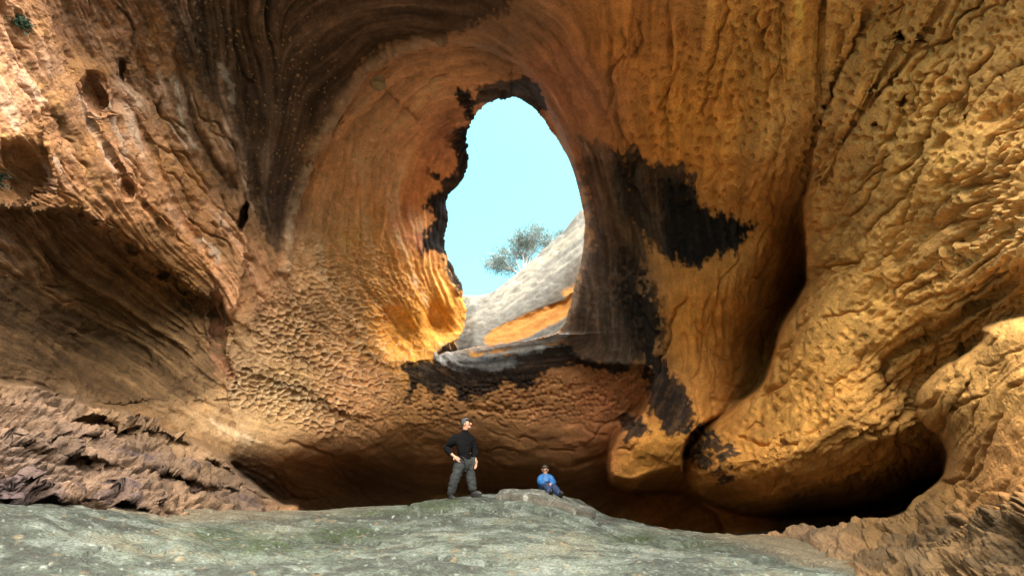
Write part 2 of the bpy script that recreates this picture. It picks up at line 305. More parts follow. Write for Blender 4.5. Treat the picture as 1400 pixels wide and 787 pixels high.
l1 = norm(lic(norm(box_blur(rng.randn(*Xf.shape), 1)), 18, th)); l2 = lic_half(1, 44); l3 = lic_half(4, 75)
l1, l2, l3 = full(l1), full(l2), full(l3)

# soft masks for where the rock is honeycombed, runnelled, smooth ...
def blob(*cs):
    m = np.zeros(X.shape)
    for px, py, rx, ry, a in cs:
        c, s = math.cos(math.radians(a)), math.sin(math.radians(a)); dx, dy = Xj - px, Yj - py
        m = np.maximum(m, np.exp(-(((dx * c + dy * s) / rx) ** 2 + ((-dx * s + dy * c) / ry) ** 2) ** 1.5))
    return m
in_fold = sstep(-4, 10, s_fold); in_crop = sstep(-4, 6, s_crop); in_slope = sstep(-4, 8, s_slope); in_back = sstep(-4, 10, s_back) * (1 - in_fold) * (1 - in_crop)
honey = np.clip(blob((470,480,120,70,25),(400,545,110,40,15),(500,400,60,60,0)) + .45 * blob((450,330,50,110,10),(520,260,40,120,10)), 0, 1) * in_back
pits = blob((720,545,150,32,0),(600,555,60,30,0),(840,520,50,24,0)) * in_back
rough = blob((1150,150,42,150,22),(1120,260,24,60,10),(1040,100,60,140,0),(1240,120,60,90,30),(960,180,110,150,0))
runnel = np.clip(blob((950,140,170,200,0),(1250,250,260,260,0),(1330,430,160,120,0),(930,420,110,120,0)), 0, 1)
left = sstep(430, 330, X) * (1 - in_slope) * (1 - in_back)
w1, w2, wid = worley((Xj * .96 + Yj * .28) / 10.5, (Yj * .96 - Xj * .28) / 8.0, 3); e_h = w2 - w1
wp, wq, wpid = worley(X / 6.2, Y / 6.2, 11)
wr, ws, wrid = worley(Xj / 13.0, Yj / 15.0, 23)
S_ = R / F_PX                                             # metres per pixel on the shell
H_ = np.zeros(X.shape)
foot = in_crop * sstep(640, 715, Y); nose = in_crop * (1 - foot)
chim = blob((500,260,110,190,8),(600,150,110,90,0),(570,400,70,90,0)) * in_back
brk = noise2(X, Y, 28, 3, 61)
wob = noise2(X, Y, 12, 2, 64); l3w = l3 + .28 * wob + .1 * l1
thin = np.exp(-(l2 / .10) ** 2) * sstep(.12, .45, brk); fault = np.exp(-(l3w / .36) ** 2) * sstep(-.3, .05, noise2(X, Y, 50, 2, 62) + .2 * wob)
big = sstep(-.25, .4, noise2(X, Y, 150, 2, 65))                      # worn smooth in some places, rough in others
sw = l3 * 1.25 + l2 * .12 + .7 * noise2(X, Y, 120, 2, 63); saw = sw - np.floor(sw); saw = saw * sstep(1.0, .86, saw)          # shingled beds with a sharp lower edge
H_ -= thin * .07 * (runnel * (1 - nose) * .5 + .5 * left + .1 * nose + .8 * foot + .25 * chim + 1.3 * in_slope) + fault * .19 * (np.clip(runnel * .6 + in_fold * .2, 0, 1) * (1 - .7 * nose) + .9 * foot + .4 * left + .9 * in_slope + .2 * chim)
H_ += saw * (.03 * in_fold * big + .16 * foot + .05 * left * big + .12 * in_slope + .06 * chim)
H_ += chim * .05 * big * (1 - np.clip(np.abs(l2), 0, 1.2)) + chim * .03 * l1
v1, v2, vid = worley((Xj * .9 + Yj * .44) / 6.4, (Yj * .9 - Xj * .44) / 5.4, 13); hsz = sstep(-.12, .12, noise2(X, Y, 55, 3, 72))
H_ -= honey * (hsz * .19 * sstep(.05, .22, e_h) * (.3 + 1.1 * wid) + (1 - hsz) * .12 * sstep(.05, .25, v2 - v1) * (.3 + 1.1 * vid))
H_ -= pits * .13 * sstep(.42, .2, wp) * (wpid > .35)
H_ -= np.clip((rough + .35 * in_fold) * (1 - nose) + .12 * left, 0, 1) * .12 * sstep(.42, .2, wr / (.25 + wrid)) * (wrid > .3) 
H_ -= runnel * (1 - nose) * big * (.05 * sstep(.9, 1.7, l1) + .04 * sstep(1.0, 1.9, l2))
H_ += .020 * l1 * (.35 + .6 * left + 2.2 * in_slope + 1.2 * foot - .2 * nose) * (.4 + .6 * big) + .022 * l2 * (.2 + .6 * left + 1.6 * in_slope + 1.2 * foot) * (.4 + .6 * big) + .045 * l3 * (.2 + .4 * left + (.7) * in_slope + .2 * nose + 1.0 * foot + .2 * in_fold + 1.0 * chim)
H_ -= in_slope * .10 * sstep(.6, 1.4, l2) + in_crop * .08 * sstep(.6, 1.3, l2) * sstep(610, 700, Y)
# long wandering cracks traced down the runnels and along the beds
crk_rng = random.Random(5)
def trace(px, py, n, step=6.0, wob=.35):
    pts = [(px, py)]; pv = None; w = 0
    for k in range(n):
        j = int((pts[-1][0] - xs[ix0]) / STEP); i = int((pts[-1][1] - ys[iy0]) / STEP)
        if not (0 <= i < th.shape[0] and 0 <= j < th.shape[1]): break
        w = .6 * w + crk_rng.gauss(0, wob); a = th[i, j] + w; v = (math.cos(a), math.sin(a))
        if pv and v[0] * pv[0] + v[1] * pv[1] < 0: v = (-v[0], -v[1])
        pv = v; pts.append((pts[-1][0] + v[0] * step, pts[-1][1] + v[1] * step))
    return pts
def crack_set(n, boxes, ln, width, depth, scarp):
    global H_
    for q in range(n):
        x0, x1, y0, y1 = boxes[q % len(boxes)]; pts = trace(crk_rng.uniform(x0, x1), crk_rng.uniform(y0, y1), crk_rng.randint(*ln))
        if len(pts) < 4: continue
        p = np.array(pts); m = 14; j0, j1 = np.searchsorted(xs, [p[:, 0].min() - m, p[:, 0].max() + m]); i0, i1 = np.searchsorted(ys, [p[:, 1].min() - m, p[:, 1].max() + m])
        if j1 - j0 < 3 or i1 - i0 < 3: continue
        xx = X[i0:i1, j0:j1] + .6 * jx[i0:i1, j0:j1]; yy = Y[i0:i1, j0:j1] + .6 * jy[i0:i1, j0:j1]; d, _, sd, t = seg_dist(xx, yy, p, False)
        fade = np.clip(np.sin(np.pi * np.clip(t, .02, .98)) * 1.8, 0, 1); dp = depth * crk_rng.uniform(.5, 1.3); w = width * crk_rng.uniform(.7, 1.4)
        H_[i0:i1, j0:j1] -= fade * dp * np.exp(-(d / w) ** 2) + fade * scarp * dp * (sd > 0) * np.exp(-d / 7.0) * sstep(14, 9, d)
crack_set(95, [(830,1080,0,260),(1090,1400,0,330),(1150,1400,150,420),(1090,1300,330,600),(900,1060,330,560),(1000,1250,520,680)], (8, 36), 1.7, .15, .12)
crack_set(3, [(1280,1400,440,640),(1270,1400,470,600)], (12, 30), 1.8, .10, .1)
crack_set(46, [(0,330,0,420),(60,330,150,420)], (8, 26), 1.6, .10, .2)
crack_set(44, [(0,260,540,690),(100,380,600,690)], (14, 44), 1.8, .10, .35)
crack_set(26, [(420,620,80,420),(580,860,0,90)], (8, 26), 1.5, .08, .2)
H_ *= (1 - .45 * nose)
crack_set(22, [(1080,1400,700,787)], (10, 34), 2.0, .11, .4)
crack_set(14, [(600,860,550,640)], (6, 16), 1.4, .08, .3)
D_lip, _, T_lip = line_dist(Xj, Yj, [(385,372),(394,345),(398,290),(418,232),(452,162),(488,110),(528,76),(580,56),(640,58),(700,84)], 60)
lipm = sstep(10, 2, D_lip + 3 * noise2(X, Y, 8, 2, 91)) * sstep(1.0, .75, T_lip); H_ += .16 * lipm + .05 * lipm * l1
P = at(X, Y, R)
H_ += .13 * fbm(P / 1.9, 3, 40) * (1 - .5 * nose) + (.055 - .02 * in_fold - .03 * nose) * fbm(P / .55, 3, 50) + .018 * fbm(P / .14, 2, 60)

# the opening to the sky, with a thick rim folded outwards
hole_p = [(655,150),(668,139),(690,131),(715,134),(735,148),(750,170),(766,195),(777,217),(785,238),(790,257),(797,282),(799,310),(796,345),(789,382),(778,420),(766,452),(735,462),(700,467),(650,474),
 (612,482),(596,484),(606,474),(622,466),(634,452),(637,430),(633,408),(632,391),(621,372),(612,351),(608,325),(612,297),(609,270),(625,256),(635,238),(637,215),(635,190),(641,170)]
hj = .45 * sstep(800, 640, X)
s_hole = sdf(X + jx * hj, Y + jy * hj, hole_p, 60, 5)
gy, gx = np.gradient(s_hole, ys, xs); gl = np.hypot(gx, gy) + 1e-6; BAND = 9.0
ins = np.clip(s_hole, 0, BAND + 4)
near = np.exp(-np.clip(-s_hole, 0, None) / 16.0) * (s_hole > -100)
R2 = R + near * np.where(X > 700, .9, .35) * (Y < 455) + ins * .32
X2 = X - gx / gl * ins * 1.9; Y2 = Y - gy / gl * ins * 1.9
P = at(X2, Y2, R2)
dPy, dPx = np.gradient(P, axis=(0, 1)); Nn = np.cross(dPx, dPy); Nn /= np.linalg.norm(Nn, axis=-1, keepdims=True) + 1e-9
Nn *= np.sign(-(Nn * ray(X, Y)).sum(-1, keepdims=True))
steep = np.hypot(np.gradient(R, axis=0), np.gradient(R, axis=1)); calm = 1 / (1 + (steep / .12) ** 2)
P = P + Nn * (H_ * (.03 + .97 * calm) * sstep(BAND + 2, 0, ins))[..., None]

# ------------------------------------------------------------------ rock colours (beds, varnish, salt crust, seepage stains, some painted light and shade)
def lerp(a, b, k): return a * (1 - k[..., None]) + np.asarray(b) * k[..., None]
cc = [(60,120,0.464,0.246,0.141),(130,260,0.483,0.246,0.128),(250,320,0.464,0.230,0.115),(330,390,0.540,0.279,0.152),(80,440,0.300,0.180,0.085),(200,470,0.300,0.180,0.080),(230,390,0.418,0.208,0.070),(60,230,0.335,0.164,0.077),(150,60,0.316,0.156,0.090),
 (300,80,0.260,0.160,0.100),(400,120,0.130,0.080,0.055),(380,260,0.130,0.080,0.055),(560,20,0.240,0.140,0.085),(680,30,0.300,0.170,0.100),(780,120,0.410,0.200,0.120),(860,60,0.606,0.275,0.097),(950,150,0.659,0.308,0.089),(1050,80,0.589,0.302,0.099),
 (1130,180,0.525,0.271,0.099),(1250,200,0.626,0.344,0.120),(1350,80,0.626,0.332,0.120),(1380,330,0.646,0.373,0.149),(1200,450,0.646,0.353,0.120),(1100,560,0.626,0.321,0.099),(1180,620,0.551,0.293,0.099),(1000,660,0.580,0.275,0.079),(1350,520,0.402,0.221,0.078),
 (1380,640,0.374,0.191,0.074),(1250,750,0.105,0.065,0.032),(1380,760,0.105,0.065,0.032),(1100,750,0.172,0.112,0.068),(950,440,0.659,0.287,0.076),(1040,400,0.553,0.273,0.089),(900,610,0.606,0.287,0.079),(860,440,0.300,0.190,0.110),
 (440,260,0.570,0.290,0.130),(520,200,0.616,0.340,0.180),(600,110,0.627,0.330,0.170),(500,330,0.593,0.300,0.110),(560,380,0.660,0.310,0.090),(590,430,0.660,0.320,0.070),(590,300,0.627,0.280,0.110),(620,170,0.593,0.280,0.150),(545,460,0.660,0.310,0.060),
 (450,450,0.502,0.270,0.120),(500,520,0.502,0.260,0.120),(380,540,0.460,0.290,0.140),(340,480,0.540,0.340,0.190),(640,570,0.479,0.250,0.110),(750,560,0.524,0.260,0.120),(830,560,0.483,0.199,0.088),(700,640,0.410,0.210,0.090),(450,640,0.365,0.190,0.090),
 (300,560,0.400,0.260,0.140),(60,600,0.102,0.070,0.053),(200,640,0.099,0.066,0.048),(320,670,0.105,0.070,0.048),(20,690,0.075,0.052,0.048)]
Cc = np.zeros(X.shape + (3,)); wsum = np.zeros(X.shape)
for px, py, r_, g_, b_ in cc:
    w = 1 / (((Xj - px) ** 2 + (Yj - py) ** 2) / 400 + 2) ** 2; wsum += w; Cc += w[..., None] * np.array([r_, g_, b_])
C = Cc / wsum[..., None]
glow = blob((585,440,60,60,0)); C = C * (1 + (.34 - .3 * glow) * chim)[..., None] + (chim * (1 - glow))[..., None] * np.array([.0, .035, .045])  # cream chimney wall, lifted in colour to stand for light from the opening
mt = noise2(X, Y, 45, 4, 31); mf = noise2(X, Y, 11, 3, 32); ms = noise2(X, Y, 5, 2, 33)
C = C * np.exp(.10 * l2 + .07 * l1 + .18 * mt + .12 * mf)[..., None]
C = lerp(C, (.60, .42, .32), np.clip(left * sstep(.1, 1.4, l2 * .8 + l3 * .5 + .6 * mt) * .95 * sstep(240, 320, 330 - abs(Y - 230) * .4), 0, 1))            # pale pink runs
C = lerp(C, (.20, .11, .05), np.clip(left * sstep(.2, 1.3, -l2 * .8 + 1.2 * mt - .5 * l3) * .65, 0, 1))
C = lerp(C, (.58, .30, .12), np.clip(left * sstep(.1, .5, -mt + .3 * mf) * .45, 0, 1))
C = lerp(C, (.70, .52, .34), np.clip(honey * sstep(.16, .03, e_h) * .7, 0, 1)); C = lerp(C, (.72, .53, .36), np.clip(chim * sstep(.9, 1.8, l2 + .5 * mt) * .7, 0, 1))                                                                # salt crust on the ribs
C = lerp(C, (.055, .04, .042), np.clip(in_slope * sstep(-.1, 1.1, l2 * .7 + l3 * .6 + l1 * .3 + mt) * .9, 0, 1)); C = lerp(C, (.045, .033, .02), np.clip(foot * sstep(0, 1.2, l2 * .7 + l1 * .5) * .7, 0, 1))                                           # dark mauve beds
C = lerp(C, (.26, .165, .11), np.clip(in_slope * sstep(.3, 1.5, -l2 + mf) * .4, 0, 1))
def stain_shade(pts, col, k=1.0, soft=6, grit=0.0, rag=1.0):
    global C
    s = sdf(X + (Xj - X) * rag, Y + (Yj - Y) * rag, pts, 40, 3) + (ms * 7 + mf * 6 + l2 * 4 + l1 * 2.5) * min(1, .45 + rag * .6)
    m = sstep(-soft, soft, s) * k * (1 - .07 * sstep(0, .6, ms + .4 * l1)) ; col = np.asarray(col) * np.exp(.4 * mf + .25 * l1 + .35 * l2)[..., None]
    if grit: m = m * sstep(-grit, grit * .5, ms + mf * .8 + l1 * .3 + .1)
    C = lerp(C, col, np.clip(m, 0, 1))
BLACK = (.009, .0085, .009)
stain_shade([(225,-60),(560,-60),(700,0),(640,36),(560,58),(500,90),(450,150),(412,225),(390,320),(378,350),(358,320),(338,240),(310,165),(268,120),(240,60)], (.055,.034,.024), .9, 6)  # dark roof varnish, with the roof's shade worked into the colour
stain_shade([(80,-40),(240,-40),(235,60),(200,130),(150,90),(110,60)], (.15,.09,.06), .7, 14, .6)
stain_shade([(190,90),(240,110),(285,190),(330,260),(300,270),(250,210),(210,150)], (.12,.07,.045), .6, 10, .5)
stain_shade([(-40,300),(100,285),(220,380),(290,400),(310,480),(290,540),(180,560),(80,530),(-40,500)], (.085,.05,.025), .8, 16)  # left niche darkened in colour, adding to its shade
ka, kb, kc_ = worley((Xj + .4 * Y) / 7.5, (Yj - .3 * X) / 8.5, 77); chip = sstep(.06, -.04, ka + .22 * ms + .1 * mf - .42 * np.clip(kc_ - .5, 0, 1)); C = lerp(C, (.42, .27, .14), chip * blob((390,150,80,150,0),(330,40,120,60,0)) * .8)
stain_shade([(786,190),(820,200),(858,225),(880,300),(885,340),(885,400),(902,440),(890,480),(880,504),(800,492),(762,470),(775,420),(795,360),(800,300)], (.065,.049,.040), .92, 8)
stain_shade([(735,120),(770,160),(800,200),(840,215),(800,215),(780,200),(760,170)], (.30,.19,.15), .6, 8)
stain_shade([(838,205),(870,210),(905,228),(940,232),(945,255),(957,275),(975,290),(1000,298),(1027,308),(1022,325),(1005,342),(985,352),(945,362),(915,354),(893,335),(875,320),(850,290)], (.030,.026,.024), .95, 5)
stain_shade([(905,250),(935,250),(950,275),(975,290),(1000,298),(1027,308),(1022,325),(1005,342),(985,352),(945,360),(915,352),(910,300)], BLACK, .97, 5)
stain_shade([(838,330),(862,345),(895,390),(908,440),(900,480),(870,470),(850,430),(842,380)], BLACK, .9, 8, .35)
stain_shade([(868,462),(895,478),(915,505),(935,535),(946,560),(940,588),(922,597),(903,588),(890,562),(886,530),(878,500)], BLACK, .97, 5)
stain_shade([(851,578),(868,568),(886,588),(870,598),(855,602)], BLACK, .95, 4); stain_shade([(936,588),(960,578),(985,600),(1008,612),(985,625),(1002,645),(985,652),(965,636),(945,622)], BLACK, .95, 4, .5)
stain_shade([(556,500),(600,488),(640,486),(700,482),(770,468),(792,488),(830,497),(876,503),(840,505),(800,500),(760,498),(738,512),(722,526),(690,522),(670,536),(645,540),(630,549),(624,530),(610,524),(601,546),(586,540),(576,526),(561,550),(553,542),(560,515)], BLACK, .97, 3, 0, .5)
stain_shade([(600,480),(650,470),(700,465),(768,452),(775,466),(700,484),(650,490),(610,492)], (.24,.25,.26), .9, 4)
stain_shade([(615,498),(660,488),(702,490),(695,500),(650,502)], (.11,.115,.125), .8, 4)
stain_shade([(627,118),(645,137),(658,126),(690,114),(735,112),(748,150),(728,155),(690,135),(660,146),(646,170),(642,220),(634,258),(618,272),(618,300),(612,340),(630,375),(644,402),(634,400),(612,366),(600,342),(576,338),(592,302),(584,272),(604,264),(585,230),(612,242),(622,210),(612,185),(632,168),(638,150),(624,130)], (.020,.020,.023), .95, 3, 0, .6)
for pp in ([(598,262),(628,250),(642,232),(646,262),(615,278)], [(572,340),(592,302),(582,270),(610,264),(620,300),(614,352),(598,346)], [(608,188),(634,164),(646,200),(640,250),(600,246),(583,230),(610,240),(620,212)], [(624,118),(640,128),(650,146),(640,160),(628,142)], [(606,352),(618,352),(640,392),(642,408),(622,396)]):
    stain_shade(pp, (.016, .016, .019), .96, 3, 0, .5)
stain_shade([(600,150),(620,140),(632,165),(612,200),(620,235),(590,225),(560,300),(575,330),(560,335),(545,300),(580,220)], (.45,.20,.12), .6, 10)
stain_shade([(300,470),(322,500),(318,522),(296,515),(288,450),(300,400),(312,440)], (.40,.19,.11), .6, 6)
stain_shade([(290,572),(315,580),(345,600),(330,602),(300,590)], (.50,.38,.26), .4, 5)
for wx in ([(240,110),(250,170),(268,205)], [(300,90),(312,115),(318,140)], [(150,140),(170,185),(175,215)], [(275,325),(292,345),(298,360)]):
    D, _, T = line_dist(Xj, Yj, wx); C = lerp(C, (.58, .52, .46), sstep(6, 1, D + mf * 6 + ms * 4) * .4)
C = lerp(C, (.60, .42, .29), np.clip(lipm * (.55 + .3 * mf) , 0, .8)); lum = C.mean(-1, keepdims=True); C = np.clip(lum + (C - lum) * (1.08 - .04 * np.clip(in_back + left, 0, 1))[..., None], .008, .85)

fm = lambda a: (a[:-1, :-1] + a[1:, 1:] + a[1:, :-1] + a[:-1, 1:]) / 4
keep = fm(s_hole) < BAND
f_crop = fm(s_crop) > -1; f_fold = (fm(s_fold) > -1) & ~f_crop; f_slope = (fm(s_slope) > -1) & ~f_crop & ~f_fold
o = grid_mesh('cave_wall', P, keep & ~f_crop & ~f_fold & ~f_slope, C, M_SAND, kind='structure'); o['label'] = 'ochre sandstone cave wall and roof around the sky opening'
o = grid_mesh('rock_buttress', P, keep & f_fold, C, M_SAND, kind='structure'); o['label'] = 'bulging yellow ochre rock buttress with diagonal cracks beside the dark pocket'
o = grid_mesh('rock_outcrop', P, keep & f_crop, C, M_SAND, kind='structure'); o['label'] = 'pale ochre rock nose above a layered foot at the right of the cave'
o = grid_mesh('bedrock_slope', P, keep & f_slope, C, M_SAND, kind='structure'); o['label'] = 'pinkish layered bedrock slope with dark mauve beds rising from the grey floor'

# a coarse skin added behind the whole shell to stop light leaking through
ci = np.unique(np.concatenate([np.arange(0, len(ys), 9), [len(ys) - 1]])); cj = np.unique(np.concatenate([np.arange(0, len(xs), 9), [len(xs) - 1]]))
Rm = np.array([[R[max(0, i - 10):i + 11, max(0, j - 10):j + 11].max() for j in cj] for i in ci]) + 1.0
for _ in range(2): Rm = np.maximum.reduce([np.roll(np.roll(np.pad(Rm, 1, mode='edge'), a, 0), b, 1)[1:-1, 1:-1] for a in (-1, 0, 1) for b in (-1, 0, 1)])
sh = s_hole[np.ix_(ci, cj)]; OP = at(X[np.ix_(ci, cj)], Y[np.ix_(ci, cj)], Rm); ok = np.maximum.reduce([sh[:-1, :-1], sh[1:, :-1], sh[1:, 1:], sh[:-1, 1:]]) < -26
OC = np.broadcast_to(np.array([.22, .20, .17]), OP.shape) * np.exp(.3 * fbm(OP / 2.0, 3, 170))[..., None]
o = grid_mesh('leak_skin', OP[:, ::-1], ok[:, ::-1], OC[:, ::-1], M_PALE, kind='structure'); o['label'] = 'unseen coarse grey skin added behind the cave shell against light leaks'

# unseen near side of the cave, added to screen low sky and warm bounces
ra, rh = np.meshgrid(np.radians(np.arange(73, 288, 1.5)), np.linspace(-1.2, 1, 50)); hz = np.where(rh < 0, rh, rh * (6.2 + 1.2 * np.sin(ra * 3 + 1)))
rp = np.stack([np.sin(ra), np.cos(ra), 0 * ra], -1); rrad = 8.4 + 1.2 * np.cos(ra) ** 2 - .9 * np.sin(np.clip(rh, 0, 1) * 2.6) + .5 * fbm(np.stack([ra * 3, rh * 3, 0 * ra], -1), 3, 150)
RP = rp * rrad[..., None] + np.array([0, 0, 1.0]) * hz[..., None]; RP = RP + rp * (.35 * fbm(RP / 1.2, 4, 151))[..., None]
RC = np.array([.30, .19, .09]) * np.exp(.35 * fbm(RP / 1.5, 3, 152))[..., None]
o = grid_mesh('cave_wall', RP, np.ones((49, RP.shape[1] - 1), bool), RC, M_SAND, kind='structure'); o['label'] = 'rough ochre sandstone wall on the near side, added unseen to screen the low sky'

# ------------------------------------------------------------------ the ground: grey domed bedrock, lower cave floor behind it
def W3(px, py, r): return tuple(at(px, py, r))
gc = [W3(*c) for c in [(0,787,5.3),(200,787,5.1),(400,787,4.9),(700,787,4.7),(1000,787,5.0),(1130,787,6.0),(1400,880,5.2),(0,700,6.7),(110,697,7.6),(250,698,9.2),(340,698,10.4),(420,698,10.4),(500,694,9.9),(560,690,9.6),
      (600,683,9.45),(640,676,9.3),(690,676,9.2),(740,678,9.15),(780,688,9.1),(812,702,9.0),(870,712,9.0),(950,728,9.1),(1050,732,9.4),(1100,740,8.9),(700,720,6.9),(740,700,7.7),(500,735,7.0),(900,755,6.8),(300,740,6.8),(150,740,6.2),(640,700,7.9),(580,712,7.6)]]
gc += [(x, 10.2 + .35 * abs(x - .6), 1.02 - .05 * abs(x - .6)) for x in (-1.2, 0, .8, 1.5)]
gc += [(2.2, 10.6, .35), (3.6, 10.3, .25), (5.0, 10.0, .3), (6.2, 9.2, .3), (-3, 11, .5), (-5, 11, .6)]
gc += [(x, y, z) for x in (-6.5, -3, 0, 3, 6.5) for y, z in ((12.5, .05), (16, -.6), (21, -.8))]
gc += [(-9, 9, 1.2), (9.5, 6, -.4), (5.5, 5.5, -.1), (0, 0, 0), (-4, 0, .1), (4, 0, 0), (0, 2.6, .35), (-4, 3, .5), (4, 3, -.1), (0, -8, -.5), (-8, -6, -.3), (8, -6, -.4), (14, 2, -.3), (-14, 3, .6), (0, -20, -1.2), (-20, -10, -.8), (20, -10, -1), (0, 32, -1.2), (20, 25, -1), (-20, 25, -1)]
gz = tps(gc, 2e-3)
def ground_z(x, y):
    x = np.asarray(x, float); y = np.asarray(y, float); d = np.hypot(x, y); k = sstep(18, 40, d)
    xx = x * np.minimum(1, 32 / np.maximum(d, 1e-6)); yy = y * np.minimum(1, 32 / np.maximum(d, 1e-6))
    z = gz(xx, yy) * (1 - k) - 1.2 * k
    q = np.stack([x, y, z], -1)
    z = z + (.10 * fbm(q / np.array([1.7, 1.1, 1.5]), 3, 70) + .045 * fbm(q / np.array([.55, .3, .4]), 3, 75)) * sstep(120, 20, d)
    return z
azs = list(np.radians(np.concatenate([np.arange(-180, -58, 6), np.arange(-57, 57, .105), np.arange(58, 180, 6)])))
rs = list(np.geomspace(.4, 4.2, 26)) + list(np.arange(4.3, 10.6, .03)) + list(np.arange(10.7, 24, .22)) + list(np.geomspace(25, 600, 22))
A_, D_ = np.meshgrid(np.array(azs + [azs[0] + 2 * math.pi]), np.array([0.0] + rs)); GX, GY = np.sin(A_) * D_, np.cos(A_) * D_
GZ = ground_z(GX, GY); q = np.stack([GX, GY, GZ], -1)
bed = fbm(np.stack([GX * 1.0 + GY * .5, GY * 3.2 - GX * .4, GZ * 6], -1), 4, 81)          # thin beds across the dome
w1g, w2g, widg = worley(GX * 3.2 + bed, GY * 5.0, 91)
GZ = GZ + (.022 * bed + .012 * fbm(q / .09, 2, 83) - .07 * sstep(.45, .6, bed) + .02 * fbm(q / .22, 2, 84)) * sstep(60, 20, D_)
crk = [[(560,690),(600,698),(660,694),(700,704)],[(690,688),(760,706),(800,720)],[(810,705),(830,722),(880,735)],[(380,745),(450,738),(520,742)],[(600,760),(660,770),(700,765)],[(850,735),(900,745),(960,742)],[(1000,770),(1060,764),(1110,772)],[(100,760),(160,748),(240,755)]]
gf = (A_ > -1.0) & (A_ < 1.0) & (D_ > 4) & (D_ < 10.8); dv = np.stack([GX, GY, GZ], -1)[gf] - CAM
cp, sp = math.cos(PITCH), math.sin(PITCH); dep = dv[:, 1] * cp + dv[:, 2] * sp; upc = -dv[:, 1] * sp + dv[:, 2] * cp
gpx = CW / 2 + F_PX * dv[:, 0] / dep; gpy = CH / 2 - F_PX * upc / dep
GPX = np.full(GX.shape, -9e3); GPY = GPX.copy(); GPX[gf] = gpx; GPY[gf] = gpy
for c in crk:
    D, _, T = line_dist(GPX + noise2(GX, GY, .25, 2, 7) * 5, GPY + noise2(GX, GY, .2, 2, 8) * 3, c, 30); GZ = GZ - .07 * np.exp(-(D / 2.0) ** 2)
GC = np.broadcast_to(np.array([.118, .14, .124]), GX.shape + (3,)).copy()
g1 = fbm(q / .8, 4, 101); g2 = fbm(q / .16, 3, 103); g3 = fbm(q / .055, 2, 105); gst = fbm(np.stack([GX * 2.2 - GY * 1.2, GX * .8 + GY * 6, GZ * 9], -1), 4, 107)
GC = GC * np.exp(.8 * g1 + .6 * g2 + .7 * gst)[..., None]
GC = lerp(GC, (.22, .24, .24), sstep(.05, .5, gst + .5 * g2) * .6)
GC = lerp(GC, (.21, .18, .13), sstep(.15, .5, g1 + .4 * g3) * .5)
GC = lerp(GC, (.06, .063, .06), sstep(.12, .4, -gst + .6 * g3 - .3 * g1) * .75)
wa, wb, wc = worley(GX * 7.1 + GY * 2.3 + .5 * g2, GY * 8.3 - GX * 1.9 + .5 * g3, 201); GC = lerp(GC, (.40, .42, .40), sstep(.04, -.04, wa + .16 * g3 + .1 * g2 - .34 * np.clip(wc - .45, 0, 1)) * .7)                       # white lichen
wa, wb, wc = worley(GX * 4.1 - GY * 1.3 + .5 * g2, GY * 5.3 + GX * .9 + .5 * g3, 207); GC = lerp(GC, (.30, .21, .12), sstep(.08, -.08, wa + .25 * g3 + .2 * g2 - .5 * np.clip(wc - .6, 0, 1)) * .6)
moss = np.zeros(GX.shape)
for px, py, rx, ry in ((590,690,40,7),(470,730,70,10),(370,745,80,16),(870,735,45,7),(620,684,14,5),(520,700,60,5),(960,745,40,6),(300,730,50,10)):
    moss = np.maximum(moss, np.exp(-((GPX - px) / rx) ** 2 - ((GPY - py) / ry) ** 2))
GC = lerp(GC, (.05, .075, .03), np.clip(moss * sstep(-.35, .25, g3 + gst + .15), 0, 1))
sand = np.clip(sstep(-1.5, -6.5, GX) * sstep(7.2, 9.2, D_ + .9 * g1) + sstep(2.6, 4.0, GX) * sstep(6.8, 8.2, D_ + .8 * g1) + sstep(10, 11, D_), 0, 1)
GC = lerp(GC, (.34, .26, .18), sand * .85); GC = lerp(GC, (.11, .075, .045), sstep(10.2, 11.2, D_) * sstep(60, 30, D_))  # hidden floor behind the crest coloured darker to keep the alcove dark
Gp = np.stack([GX, GY, GZ], -1)
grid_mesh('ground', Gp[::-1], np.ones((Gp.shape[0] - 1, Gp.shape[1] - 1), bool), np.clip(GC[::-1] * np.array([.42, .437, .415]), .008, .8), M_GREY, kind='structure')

# ------------------------------------------------------------------ the hillside outside the opening
tx = np.arange(604, 870, 1.5); tt_ = np.concatenate([np.arange(-.12, 1, .009), np.array([1.0, 1.02, 1.05, 1.1, 1.2, 1.4, 1.8, 2.4, 3.2])])
HX, HT = np.meshgrid(tx, tt_); cl = smooth_poly([(590,400),(620,402),(645,404.5),(665,402),(690,388),(715,368),(740,345),(770,317),(790,292),(830,258),(880,225)], False, 6)
crest = np.interp(HX, cl[:, 0], cl[:, 1]); t01 = np.clip(HT, -.2, 1)
HY = 488 + (crest - 488) * t01; HR = 15.75 + 6.2 * np.clip(t01, 0, 1) ** 1.15 + 1.6 * sstep(652, 622, HX) - (.3 * sstep(.72, 1, t01))
orange_s = sdf(HX + noise2(HX, HY, 9, 2, 3) * 2, HY + noise2(HX, HY, 9, 2, 6) * 2, [(663,471),(667,456),(690,441),(720,429),(750,417),(770,410),(783,402),(785,414),(777,430),(752,445),(722,459),(695,468)], 40, 3)
HR = HR + .3 * sstep(-3, 6, orange_s)
HPt = at(HX, HY, HR); over = np.clip(HT - 1, 0, None)[..., None]; HPt = HPt + over * np.array([-.8, 5.0, .8]) - over ** 2 * np.array([0, 0, 1.8])
hs = fbm(np.stack([(HX + HY * .9) / 60, (HY - HX * .0) / 16 + HX / 22, HT * 2], -1), 4, 120); hn = fbm(HPt / .35, 4, 123)
HPt = HPt + np.array([0, -.7, .7]) * (.10 * hs + .07 * hn)[..., None]
HC = np.broadcast_to(np.array([.20, .195, .18]), HX.shape + (3,)).copy() * np.exp(.5 * hs + .8 * hn)[..., None]
